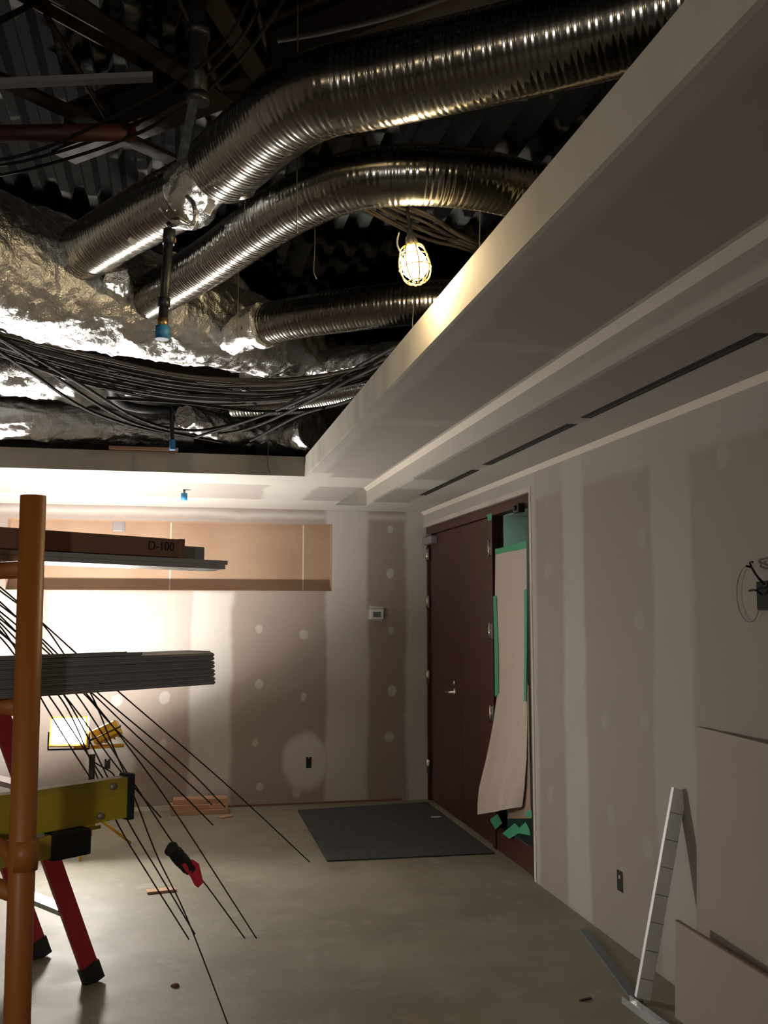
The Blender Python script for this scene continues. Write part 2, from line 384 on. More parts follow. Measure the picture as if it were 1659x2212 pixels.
# sidelight
sl = bpy.data.objects.new('window_1', None); COL.objects.link(sl); sl.location = (RX, 6.32, 0); struct(sl, 'narrow glass sidelight beside the door')
SLa, SLb = DY0+.03, Y_S-.055
mb = MB(); mb.box(RX-.01, RX+.06, SLa, SLb, 0, .135); mb.build('bottom_rail', m_wooddoor, sl)
mb = MB(); mb.box(RX-.005, RX+.035, SLa, SLb, .135, .16); mb.build('glazing_bead', m_wooddoor, sl)
mb = MB(); mb.box(RX+.02, RX+.026, SLa, SLb, .16, DZ-.07); mb.build('window_pane', m_glass, sl)
# corridor beyond
mb = MB(); cx1 = W+2.2
mb.box(cx1, cx1+.05, 4.5, D+2, 0, 2.8); mb.box(W+.12, cx1, 4.45, 4.5, 0, 2.8); mb.box(W+.12, cx1, D+2, D+2.05, 0, 2.8); mb.box(W+.12, cx1, 4.5, D+2, 2.75, 2.8)
mb.box(W+.12, cx1, 4.5, D+2, -.05, 0)
struct(mb.build('wall_corridor', m_corr), 'dim grey green corridor seen through the sidelight')
fl = MB().box(W+1.15, W+1.3, 6.6, 7.7, 2.70, 2.74).build('strip_light', mat('lit tube', (1, 1, 1), .3, emit=(.65, 1, .92), estr=9))
pq = ray(1112, 1101)
kk = (2.70-1.65)/pq.z; pf = EYE+pq*kk
fl.location = (pf.x-(W+1.22), pf.y-6.7, 0)
tag(fl, 'pale green glowing strip light seen through the top of the sidelight', 'light')
# black closer shoe top right of the sidelight
pb = onx(1129, 1098, RX-.01)
mb = MB(); mb.box(RX-.06, RX-.012, pb.y-.05, pb.y+.05, pb.z-.03, pb.z+.03, .006); mb.sweep([(RX-.06, pb.y, pb.z), (RX-.075, pb.y, pb.z)], .018, 14)
tag(mb.build('door_holder', m_black), 'small black metal fitting at the top corner of the sidelight', 'fitting')
# paper sheet hanging over sidelight
xl = RX-.016
def pp(px, py, x): return onx(px, py, x)
rows = [ # py, left px, right px, x offset left/right
 (1190, 1070, 1137, 0, 0), (1290, 1069, 1138, 0, 0), (1400, 1070, 1139, 0, 0), (1500, 1074, 1139, 0, 0), (1560, 1066, 1139, -.02, 0),
 (1640, 1052, 1137, -.06, -.005), (1700, 1040, 1130, -.10, -.02), (1745, 1036, 1122, -.12, -.03)]
bm = bmesh.new(); grid = []; NU = 14
R2 = []
for a, b in zip(rows, rows[1:]):
    for k in range(5): R2.append([a[j]+(b[j]-a[j])*k/5 for j in range(5)])
R2.append(list(rows[-1]))
for i, r in enumerate(R2):
    g = []
    for k in range(NU+1):
        tt = k/NU; A = onx(r[1], r[0]+(0), xl+r[3]); B = onx(r[2], r[0]-(16 if r[0] < 1300 else 0), xl+r[4])
        A.z = A.z; q = A.lerp(B, tt)
        amp = max(0, (r[0]-1480)/260)
        q.x += -.012*amp*math.sin(tt*9+1.3)-.008*amp*math.sin(tt*21+i*.25)
        if i == len(R2)-1: q.z += -.02+.05*(tt-.5)
        g.append(bm.verts.new(q))
    grid.append(g)
for i in range(len(grid)-1):
    for k in range(NU):
        f = bm.faces.new((grid[i][k], grid[i][k+1], grid[i+1][k+1], grid[i+1][k])); f.smooth = True
r_ = bmesh.ops.solidify(bm, geom=bm.faces[:], thickness=.0006)
mb = MB(); mb.bm.free(); mb.bm = bm
tag(mb.build('paper_sheet', m_paper), 'long beige masking paper taped over the sidelight, its foot hanging loose', 'paper')
# second narrow flap behind
bm = bmesh.new(); L = [(1480, 1136, 1142), (1560, 1134, 1143), (1640, 1126, 1144), (1700, 1112, 1145), (1768, 1096, 1147)]
gr = []
for (py, a, b) in L:
    gr.append([bm.verts.new(onx(a+(b-a)*k/4, py, xl+.004-.004*math.sin(k*2))) for k in range(5)])
for i in range(len(gr)-1):
    for k in range(4): f = bm.faces.new((gr[i][k], gr[i][k+1], gr[i+1][k+1], gr[i+1][k])); f.smooth = True
bmesh.ops.solidify(bm, geom=bm.faces[:], thickness=.0006)
mb = MB(); mb.bm.free(); mb.bm = bm
tag(mb.build('paper_sheet', mat('tan paper', (.30, .21, .15), .85)), 'narrow tan paper flap behind the loose foot of the long sheet', 'paper')
def tape(p, lb):
    bm = bmesh.new(); n = len(p)//2
    vv = [bm.verts.new(onx(a, b, xl-.004+random.uniform(-.002, 0))) for a, b in p]
    bm.faces.new(vv); bmesh.ops.solidify(bm, geom=bm.faces[:], thickness=.0006)
    mb = MB(); mb.bm.free(); mb.bm = bm
    tag(mb.build('masking_tape', m_tape), lb, 'tape', 'green tape strips on the sidelight')
tape([(1069, 1186), (1100, 1180), (1137, 1168), (1137, 1184), (1120, 1188), (1102, 1191), (1070, 1198)], 'green tape strip across the top edge of the paper')
tape([(1065, 1288), (1072, 1286), (1076, 1400), (1077, 1498), (1069, 1506), (1068, 1400)], 'green tape strip down the left edge of the paper')
tape([(1132, 1275), (1138, 1272), (1138, 1400), (1136, 1515), (1131, 1515), (1132, 1400)], 'green tape strip down the right edge of the paper')
tape([(1058, 1770), (1075, 1758), (1085, 1778), (1070, 1792)], 'small green tape scrap below the left foot of the paper')
tape([(1085, 1800), (1112, 1778), (1122, 1788), (1135, 1776), (1143, 1790), (1146, 1805), (1120, 1800), (1100, 1812)], 'torn green tape along the bottom of the sidelight')
tape([(1136, 1752), (1148, 1750), (1149, 1766), (1137, 1764)], 'green tape piece at the lower right of the sidelight')
tape([(1052, 1112), (1062, 1108), (1062, 1122), (1054, 1126)], 'green tape bit at the upper left of the sidelight')

# floor mat
q = [onz(*p, 0) for p in ((643, 1752), (905, 1735), (1070, 1845), (707, 1862))]
q[1].x = 2.19; q[2].x = 2.19
bm = bmesh.new(); vb = [bm.verts.new(v) for v in q]; vt = [bm.verts.new(v+Vector((0, 0, .010))) for v in q]
bm.faces.new(vb); bm.faces.new(vt)
for i in range(4): bm.faces.new((vb[i], vb[(i+1) % 4], vt[(i+1) % 4], vt[i]))
mb = MB(); mb.bm.free(); mb.bm = bm
tag(mb.build('floor_mat', m_mat), 'charcoal carpet mat on the concrete in front of the door', 'mat')
pm = onz(942, 1765, .01); mb = MB(); mb.box(pm.x-.04, pm.x+.04, pm.y-.02, pm.y+.02, .01, .013)
tag(mb.build('paper_scrap', m_plast), 'tiny pale scrap lying on the charcoal mat', 'scrap')

# ------------------------------------------------------------------ electrical boxes, thermostat
def wall_box_back(px, py, w_, h_, lb, mm=m_hole):
    p = ony(px, py, D); o = thing('outlet_box', (p.x, D, p.z), lb, 'outlet box')
    MB().box(p.x-w_/2, p.x+w_/2, D-.003, D-.0005, p.z-h_/2, p.z+h_/2).build('box_opening', m_hole, o)
    mb = MB(); mb.box(p.x-w_/2-.004, p.x-w_/2, D-.005, D-.0005, p.z-h_/2, p.z+h_/2); mb.box(p.x+w_/2, p.x+w_/2+.004, D-.005, D-.0005, p.z-h_/2, p.z+h_/2)
    mb.box(p.x-.008, p.x+.008, D-.005, D-.003, p.z+h_/2-.012, p.z+h_/2); mb.build('box_rim', m_galvd, o)
wall_box_back(667, 1647, .045, .095, 'open electrical box in a round mud patch right of the low wall')
wall_box_back(232, 1650, .045, .08, 'open electrical box low on the far wall behind the work light pole')
p = onx(1340, 1903, W); o = thing('outlet_box', (W, p.y, p.z), 'open electrical box low on the right wall beyond the leaning stud', 'outlet box')
MB().box(W-.003, W-.0005, p.y-.028, p.y+.028, p.z-.05, p.z+.05).build('box_opening', m_hole, o)
mb = MB(); mb.box(W-.005, W-.001, p.y+.028, p.y+.032, p.z-.05, p.z+.05); mb.box(W-.005, W-.003, p.y-.01, p.y+.01, p.z+.01, p.z+.028); mb.build('box_rim', m_galvd, o)
p = ony(813, 1327, D); o = thing('thermostat', (p.x, D, p.z), 'white thermostat with grey display on a skewed plate on the far wall', 'thermostat')
M = Matrix.Translation((p.x, 0, p.z)) @ Matrix.Rotation(.12, 4, 'Y')
MB().box(-.075, .06, D-.004, D-.0005, -.055, .07, 0, M).build('wall_plate', m_white, o)
MB().box(p.x-.062, p.x+.062, D-.028, D-.004, p.z-.045, p.z+.045, .008).build('thermostat_body', m_plast, o)
MB().box(p.x-.035, p.x+.035, D-.030, D-.028, p.z-.025, p.z+.022, .0005).build('display', m_screen, o)
# junction box in niche
p = ony(257, 1136, D+.14); o = thing('junction_box', (p.x, D+.14, p.z), 'small galvanized junction box at the top of the tan niche', 'junction box')
MB().box(p.x-.05, p.x+.035, D+.09, D+.1385, p.z-.05, p.z+.05, .003).build('steel_box', m_galvd, o)
MB().box(p.x+.035, p.x+.05, D+.10, D+.1385, p.z-.055, p.z+.065).build('mounting_bracket', m_galvd, o)
# right wall box with wires
p = onx(1650, 1287, W); o = thing('outlet_box', (W, p.y, p.z), 'black electrical box with stray wires at the right edge of the right wall', 'outlet box')
MB().box(W-.012, W-.001, p.y-.05, p.y+.03, p.z-.055, p.z+.055, .002).build('steel_box', m_hole, o)
mk = lambda l: [onx(a, b, W-.02-.03*(i % 2)) for i, (a, b) in enumerate(l)]
for l in ([(1650, 1262), (1636, 1246), (1625, 1228), (1612, 1222)], [(1652, 1262), (1632, 1240), (1620, 1217), (1626, 1214)], [(1646, 1285), (1632, 1275), (1618, 1276)], [(1650, 1270), (1659, 1262), (1668, 1250)]):
    MB().sweep(spline(mk(l), 6), .004, 8).build('wire_tail', m_cabled, o)
MB().sweep(spline([onx(a, b, W-.012) for a, b in [(1620, 1224), (1605, 1228), (1594, 1255), (1592, 1290), (1600, 1325), (1615, 1342), (1630, 1338), (1642, 1312)]], 8), .0012, 6).build('wire_loop', m_wire, o)

# ------------------------------------------------------------------ ducts
def ribbed(pts, R, pitch, amp, seg=48, sub=5, r2=None):
    """spiral ribbed tube: R may taper to r2; rounded ridges every pitch"""
    P = resample(spline(pts, 24), pitch/sub); n = len(P)
    def rf(i, a):
        t = i/(n-1); base = R+(r2-R)*t if r2 else R
        ph = (i/sub+a/(2*math.pi)) % 1
        big = amp*2.0*max(0, 1-abs(((i/sub/3+a/(6*math.pi)) % 1)-.5)*9)
        return base+amp*math.cos(2*math.pi*ph)+big*.8
    mb = MB(); mb.sweep(P, rf, seg, True); return mb
def foil_tube(pts, rfun, seg=72, step=.02, amp=.03, sc=7, flat=1.0, seed=0):
    P = resample(spline(pts, 20), step); n = len(P)
    def rf(i, a):
        t = i/(n-1); p = P[i]; q = Vector((p.x*sc+seed, p.y*sc+math.cos(a)*2.2, p.z*sc+math.sin(a)*2.2))
        v = noise.noise(q)+.55*abs(noise.noise(q*2.3))+.35*noise.noise(q*5.1)
        return rfun(t)*(1+0*a)+amp*v
    mb = MB(); mb.sweep(P, rf, seg, True); return mb
Z1 = 3.10
def zp(L, z): return [onz(a, b, z if not callable(z) else z(i)) for i, (a, b) in enumerate(L)]
d1 = thing('air_duct', onz(900, 150, Z1), 'large ribbed aluminium duct crossing the top of the open plenum', 'duct')
top_path = zp([(1750, -70), (1500, 10), (1300, 65), (1120, 108), (960, 145), (800, 180), (700, 200), (620, 240), (545, 305), (480, 362)], Z1)
ribbed(top_path, .120, .018, .0007).build('duct_run', m_duct, d1)
foil_tube(zp([(505, 345), (470, 370), (430, 400), (400, 425)], Z1), lambda t: .118-.03*math.sin(t*3.14), seg=60, step=.012, amp=.014, sc=16).build('foil_collar', m_foil, d1)
ribbed(zp([(410, 415), (350, 445), (270, 490), (190, 540), (120, 590), (60, 650)], Z1), .112, .018, .0007).build('duct_run', m_duct, d1)
d2 = thing('air_duct', onz(900, 390, 3.0), 'middle ribbed aluminium duct arching above the caged bulb', 'duct')
ribbed(zp([(1330, 455), (1180, 425), (1050, 392), (900, 378), (770, 390), (660, 430), (560, 490), (460, 560), (370, 615), (310, 650)], 3.0), .092, .017, .0007).build('duct_run', m_duct, d2)
foil_tube(zp([(330, 640), (290, 650), (262, 625), (250, 590)], 3.0), lambda t: .075-.03*t, seg=50, step=.012, amp=.014, sc=16, seed=3).build('foil_collar', m_foil, d2)
d3 = thing('air_duct', onz(760, 660, 2.93), 'ribbed aluminium duct just behind and below the caged bulb', 'duct')
ribbed(zp([(1250, 640), (1100, 642), (980, 650), (860, 658), (740, 672), (640, 686), (550, 708)], 2.93), .090, .017, .0007).build('duct_run', m_duct, d3)
foil_tube(zp([(575, 700), (535, 712), (500, 735)], 2.93), lambda t: .096-.03*t, seg=50, step=.014, amp=.016, sc=14, seed=5).build('foil_collar', m_foil, d3)
d4 = thing('air_duct', onz(700, 790, 2.95), 'short foil wrapped duct glowing yellow near the far fascia corner', 'duct')
foil_tube(zp([(960, 762), (850, 775), (720, 790), (600, 812), (520, 815)], 2.95), lambda t: .085, seg=50, step=.02, amp=.014, sc=14, seed=8).build('foil_jacket', m_foil, d4)
d5 = thing('air_duct', onz(700, 860, 2.93), 'small ribbed duct low in the far corner of the plenum', 'duct')
ribbed(zp([(900, 815), (800, 838), (700, 856), (600, 868), (500, 872)], 2.93), .082, .018, .0008, seg=36).build('duct_run', m_duct, d5)
# big insulated trunk ducts
tA = thing('insulated_duct', onz(250, 660, 3.05), 'thick crinkled foil wrapped trunk duct crossing the middle of the plenum', 'duct')
foil_tube(zp([(-420, 430), (-200, 505), (0, 572), (160, 617), (320, 660), (470, 702), (580, 735), (660, 765)], 3.05), lambda t: .265-.11*max(0, t-.45)/.55, seg=120, step=.018, amp=.020, sc=8).build('foil_jacket', m_foil, tA)
tB = thing('insulated_duct', onz(200, 920, 2.85), 'crinkled foil wrapped duct right above the far fascia', 'duct')
foil_tube(zp([(-500, 860), (-200, 885), (0, 905), (150, 918), (300, 928), (420, 935)], 2.87), lambda t: .155-.05*t, seg=80, step=.018, amp=.018, sc=8, seed=11).build('foil_jacket', m_foil, tB)
tC = thing('insulated_duct', onz(560, 935, 2.87), 'small foil wrapped branch duct ending near the fascia corner', 'duct')
foil_tube(zp([(400, 900), (470, 922), (560, 940), (620, 938), (675, 928)], 2.87), lambda t: .07+.06*t, seg=50, step=.016, amp=.018, sc=12, seed=13).build('foil_jacket', m_foil, tC)
tD = thing('insulated_duct', onz(200, 830, 3.15), 'dim foil wrapped duct between the two bright trunk ducts', 'duct')
foil_tube(zp([(-400, 740), (-100, 780), (150, 815), (330, 850), (430, 872), (560, 880)], 3.15), lambda t: .16, seg=70, step=.02, amp=.035, sc=7, seed=17).build('foil_jacket', m_foil, tD)
tE = thing('insulated_duct', onz(60, 560, 3.25), 'dim foil wrapped duct at the left edge above the trunk duct', 'duct')
foil_tube(zp([(-350, 400), (-120, 480), (30, 545), (140, 585)], 3.2), lambda t: .12+.02*t, seg=70, step=.02, amp=.035, sc=8, seed=21).build('foil_jacket', m_foil, tE)
tF = thing('insulated_duct', onz(500, 640, 3.25), 'dark foil wrapped elbow between the middle duct and the trunk duct', 'duct')
foil_tube(zp([(400, 600), (450, 640), (520, 690), (580, 740)], 3.25), lambda t: .15, seg=60, step=.02, amp=.04, sc=8, seed=25).build('foil_jacket', m_foil, tF)

# ------------------------------------------------------------------ joists, beams, pipes above
def joist(a, b, z, h, lb):
    o = thing('roof_joist', (onz(*a, z)+onz(*b, z))/2, lb, 'joist', 'open web steel joists under the deck')
    A, B = onz(*a, z), onz(*b, z); d = (B-A).normalized(); A -= d*.6; B += d*.6; s = Vector((-d.y, d.x, 0))
    pr = [(-.04, 0), (.04, 0), (.04, .006), (.004, .006), (.004, .04), (-.004, .04), (-.004, .006), (-.04, .006)]
    MB().prism(pr, A, B, s, (0, 0, 1)).build('bottom_chord', m_beam, o)
    up = Vector((0, 0, h))
    MB().prism([(x, -y) for x, y in pr], A+up, B+up, s, (0, 0, 1)).build('top_chord', m_beam, o)
    n = int((B-A).length/(h*.9)); mb = MB(); P = []
    for i in range(n+1): P.append(A.lerp(B, i/n)+(up if i % 2 else Vector((0, 0, 0))))
    for p, q in zip(P, P[1:]): mb.sweep([p, q], .012, 8)
    mb.build('web_bars', m_beam, o)
joist((60, -60), (410, 175), 3.65, .4, 'brown open web joist crossing the top left corner')
joist((-250, 60), (330, 330), 3.65, .4, 'dark open web joist in the shadows left of the hanging pipe')
joist((420, -60), (560, 165), 3.7, .35, 'pale lit open web joist right of the hanging pipe')
p0, p1 = onz(700, 130, 3.75), onz(1150, -40, 3.75); dd = (p1-p0).normalized(); sd = Vector((-dd.y, dd.x, 0))
mb = MB(); mb.prism([(-.07, 0), (.07, 0), (.07, .012), (.006, .012), (.006, .2), (.07, .2), (.07, .212), (-.07, .212), (-.07, .2), (-.006, .2), (-.006, .012), (-.07, .012)], p0-dd*1.5, p1+dd*.8, sd, (0, 0, 1))
tag(mb.build('steel_beam', m_beam), 'dark steel beam above the large ribbed duct', 'beam')
mb = MB(); mb.sweep([onz(-200, 292, 3.6), onz(290, 285, 3.6)], .035, 16); tag(mb.build('water_pipe', m_redpipe), 'dark red pipe running across the upper left plenum', 'pipe')
mb = MB(); mb.box(0, .04, 0, 1, 0, .04)
mb = MB(); a, b = onz(-100, 190, 3.5), onz(330, 172, 3.5); mb.prism([(-.02, 0), (.02, 0), (.02, .003), (-.017, .003), (-.017, .02), (-.02, .02)], a, b, Vector((0, 1, 0)), (0, 0, 1)); tag(mb.build('strut_channel', m_galvd), 'thin grey strut channel near the left edge of the upper plenum', 'channel')
mb = MB(); mb.sweep(spline([onz(600, 85, 3.6), onz(700, 68, 3.6), onz(850, 32, 3.6), onz(1000, -20, 3.6)], 8), .012, 10); tag(mb.build('conduit', m_cabled), 'thin black conduit above the large ribbed duct', 'pipe')
# hanging sprinkler drop
y0 = 3.37
o = thing('sprinkler_drop', ony(351, 730, y0), 'black sprinkler pipe hanging before the trunk duct with a large blue cap', 'sprinkler', 'sprinkler drops with blue caps')
MB().sweep([ony(364, 528, y0), ony(366, 496, y0)], .021, 16).build('coupling', m_black, o)
MB().sweep([ony(352, 690, y0), ony(366, 495, y0)], .0165, 16).build('pipe', m_black, o)
mb = MB(); mb.sweep([ony(354, 665, y0), ony(355, 645, y0)], .021, 16); mb.build('coupling', m_black, o)
mb = MB(); mb.sweep([ony(351, 708, y0), ony(352, 688, y0)], .019, 12); c_ = mb.build('brass_fitting', mat('brass', (.35, .25, .10), .4, .9), o)
mb = MB(); mb.sweep([ony(350, 733, y0), ony(351, 705, y0)], .024, 16); mb.build('protective_cap', m_blue, o)
mb = MB(); mb.sweep([ony(357, 522, y0-.01), ony(375, 518, y0+.02)], .012, 10); mb.build('pipe_clamp', mat('orange clamp', (.5, .2, .06), .5), o)
MB().sweep([ony(366, 495, y0), ony(372, 440, y0)], .008, 10).build('threaded_rod', m_galvd, o)
o = thing('strut_channel', ony(395, 340, 3.3), 'bright steel strut slanting down in front of the ribbed ducts', 'channel')
a, b = ony(370, 458, 3.3), ony(419, 220, 3.3); MB().prism([(-.016, -.016), (.016, -.016), (.016, .016), (.013, .016), (.013, -.013), (-.013, -.013), (-.013, .016), (-.016, .016)], a, b, Vector((0, 1, 0)), (1, 0, 0)).build('channel', m_galv, o)
mb = MB(); mb.sweep([ony(395, 340, 3.32), ony(402, 300, 3.32)], .006, 8); mb.build('bolt', m_galvd, o)
mb = MB(); mb.sweep([ony(427, 222, 3.35), ony(428, 150, 3.35), ony(430, -60, 3.35)], .034, 18)
o = tag(mb.build('water_pipe', m_black), 'thick black vertical pipe at the top of the picture', 'pipe')
mb = MB(); mb.sweep([ony(427, 80, 3.35), ony(428, 60, 3.35)], .044, 18); mb.build('coupling', m_black, o); mb = MB(); mb.sweep([ony(427, 222, 3.35), ony(428, 205, 3.35)], .042, 18)
mb.build('coupling', m_black, o)
y0 = 5.66
o = thing('sprinkler_drop', ony(373, 970, y0), 'thin black sprinkler pipe with a small blue cap just above the far fascia', 'sprinkler', 'sprinkler drops with blue caps')
MB().sweep([ony(372, 955, y0), ony(370, 880, y0)], .013, 12).build('pipe', m_black, o)
MB().sweep([ony(373, 972, y0), ony(372, 950, y0)], .019, 14).build('protective_cap', m_blue, o)
y0 = 7.4; pt = ony(398, 1066, y0)
o = thing('sprinkler_drop', (pt.x, y0, 2.5), 'small blue capped sprinkler under the bright far soffit', 'sprinkler', 'sprinkler drops with blue caps')
MB().sweep([(pt.x, y0, H), (pt.x, y0, 2.53)], .009, 10).build('pipe', m_galvd, o)
MB().sweep([(pt.x, y0, 2.54), (pt.x, y0, 2.487)], .024, 14).build('protective_cap', m_blue, o)
# black pipe elbow in the middle
mb = MB(); mb.sweep(spline([onz(237, 780, 2.95), onz(238, 830, 2.95), onz(250, 862, 2.95), onz(300, 882, 2.95), onz(440, 893, 2.95)], 8), .03, 14)
tag(mb.build('drain_pipe', m_black), 'black bent pipe between the two foil ducts', 'pipe')
a = ony(268, 847, 5.3); b = ony(322, 830, 5.3)
tag(MB().box(a.x, b.x, 5.3, 5.4, a.z, b.z-.01, .004).build('metal_box', m_galvd), 'small pale box tucked behind the black bent pipe', 'box')
a, b = ony(235, 978, 6.45), ony(385, 966, 6.45)
tag(MB().box(a.x, b.x, 6.44, 6.50, FT+.001, FT+.022).build('timber_strip', m_wood), 'orange brown timber strip lying above the far fascia', 'timber')
a, b = ony(405, 880, 5.9), ony(470, 850, 5.9)
# cable bundles
def cable(L, r, m, lb, grp, jit=0, zz=None, nm='cable'):
    P = [onz(a+random.uniform(-jit, jit), b+random.uniform(-jit, jit), (zz if zz else 2.85)+random.uniform(-.05, .05)) for a, b in L]
    o = MB().sweep(spline(P, 8), r, 7).build(nm, m); return tag(o, lb, 'cable', grp)
for k in range(22):
    off = k*3.4-34
    cable([(-260, 660+off*.5), (0, 742+off*.7), (200, 800+off*.9), (400, 838+off*.8), (600, 845+off*.65), (760, 815+off*.5), (860, 772+off*.35), (1000, 700+off*.3)], .0065 if k % 3 else .008, m_cable if k % 4 else m_cabled, 'grey brown cable in the thick bundle sagging below the trunk duct', 'cables sagging across the plenum', 3, 2.82)
for L, lb in (([(-60, 690), (100, 800), (240, 890), (330, 925), (480, 955)], 'black cable looping down at the left below the trunk duct'),
              ([(-60, 720), (60, 800), (200, 890), (360, 935), (520, 930), (700, 850), (830, 770)], 'long black cable sagging low and rising to the right corner'),
              ([(-40, 705), (150, 815), (300, 905), (420, 930), (560, 900), (700, 845), (840, 780)], 'black cable swagging beside the low sagging one'),
              ([(420, 945), (560, 900), (680, 850), (760, 800), (870, 740)], 'short black cable rising toward the fascia corner'),
              ([(230, 860), (400, 870), (560, 888), (700, 880), (800, 850)], 'black cable lying along the small corner duct'),
              ([(440, 965), (520, 960), (640, 900), (700, 880)], 'thin dark cable near the end of the far fascia')):
    cable(L, .009, m_cabled, lb, None, 0, 2.76)
for k in range(9):
    cable([(790-k*8, 400+k*3), (850, 440+k*5), (930, 470+k*6), (1010, 505+k*5), (1110, 545+k*4), (1220, 560+k*3)], .006, m_cable, 'dim cable in the loose fan behind the caged bulb', 'cables fanned behind the caged bulb', 8, 3.25)
for k in range(3):
    cable([(560+k*40, -40), (470+k*12, 110+k*20), (300+k*8, 230+k*26), (60, 330+k*20), (-150, 360+k*20)], .007, m_cabled, 'dark cable in the shadow above the foil collar', 'cables in the upper left shadow', 6, 3.55)
# thin hanger wires
for (x, ya, yb, yy, lb) in ((643, -20, 480, 2.9, 'thin hanger wire hanging in front of the large ribbed duct'), (515, 480, 712, 4.0, 'thin hanger wire left of the duct behind the bulb'),
                       (1038, 330, 520, 3.3, 'thin hanger wire beside the fascia right of the bulb'), (530, 375, 480, 3.2, 'short thin wire under the foil collar'),
                       (893, 640, 700, 3.6, 'thin wire dangling below the caged bulb'), (680, 490, 585, 3.6, 'thin bent wire in the black gap left of the bulb'),
                       (580, 930, 1003, SY-.003, 'thin wire dangling over the far fascia near the corner')):
    tip = ony(x+(4 if x in (680, 580) else 0), yb+18, yy)
    mb = MB(); mb.sweep(spline([ony(x, ya, yy), ony(x, (ya+yb)/2, yy), ony(x-2, yb, yy), tip], 5), .0022, 6)
    tag(mb.build('hanger_wire', m_string), lb, 'wire')
mb = MB(); mb.sweep(spline([onz(405, 425, 3.0), onz(418, 440, 2.95), onz(422, 470, 2.9), onz(416, 487, 2.88)], 6), .008, 8)
tag(mb.build('foil_tape_tail', m_foil), 'curled strip of foil tape hanging from the collar', 'tape')
p = onz(455, 445, 3.0); mb = MB(); mb.box(-.012, .012, -.01, .01, -.03, .03, .003, Matrix.Translation(p) @ Matrix.Rotation(.4, 4, 'Y')); tag(mb.build('duct_tag', m_plast), 'small pale tag between the two ribbed ducts', 'tag')
p = onz(289, 517, 3.0); mb = MB(); mb.box(-.014, .014, -.01, .01, -.016, .016, .003, Matrix.Translation(p) @ Matrix.Rotation(.7, 4, 'Y')); tag(mb.build('duct_tag', m_plast), 'small pale tag below the lower ribbed run', 'tag')

# ------------------------------------------------------------------ caged bulb
bc = Vector((0, 0, 0)); bp = onp(895, 567, (0, 3.0, 0), (0, 1, 0)); bx_, by_, bz_ = bp
ax = Vector((.12, -.05, -1)).normalized()
o = thing('caged_bulb', bp, 'glowing caged bulb hanging from the plenum beside the fascia', 'light')
base = bp-ax*.02
mb = MB(); mb.lathe([(.0, -.052), (.016, -.050), (.024, -.035), (.038, -.012), (.043, .010), (.037, .036), (.020, .054), (0, .058)], bp, 24, ax); mb.build('bulb', m_bulb, o)
mb = MB(); mb.lathe([(0, -.115), (.010, -.112), (.012, -.095), (.019, -.085), (.022, -.055), (.016, -.050), (0, -.05)], bp, 20, ax); so_ = mb.build('lamp_socket', m_rubber, o)
def ring(mb, r, z):
    q = Vector((0, 0, 1)).rotation_difference(ax); P = [bp+q @ Vector((r*math.cos(a*math.pi/12), r*math.sin(a*math.pi/12), z)) for a in range(25)]
    mb.sweep(P, .0022, 6)
mb = MB(); q = Vector((0, 0, 1)).rotation_difference(ax)
prof = [(.022, -.06), (.040, -.045), (.050, -.01), (.053, .02), (.045, .05), (.028, .068), (.012, .074)]
for k in range(8):
    a = k*math.pi/4
    mb.sweep(spline([bp+q @ Vector((r*math.cos(a), r*math.sin(a), z)) for r, z in prof], 4), .0024, 6)
ring(mb, .046, -.02); ring(mb, .053, .02); ring(mb, .030, .066)
mb.build('bulb_guard', m_cage, o)
mb = MB(); mb.sweep(spline([bp-ax*.09, bp+Vector((-.04, 0, .03)), bp+Vector((-.058, 0, .06)), bp+Vector((-.05, 0, .1))], 6), .0035, 8); mb.build('guard_hook', m_galv, o)
mb = MB(); mb.sweep(spline([bp-ax*.11, bp+Vector((-.01, .03, .22)), bp+Vector((.12, .25, .40)), bp+Vector((.4, .5, .42))], 8), .006, 8); mb.build('power_cord', m_cabled, o)

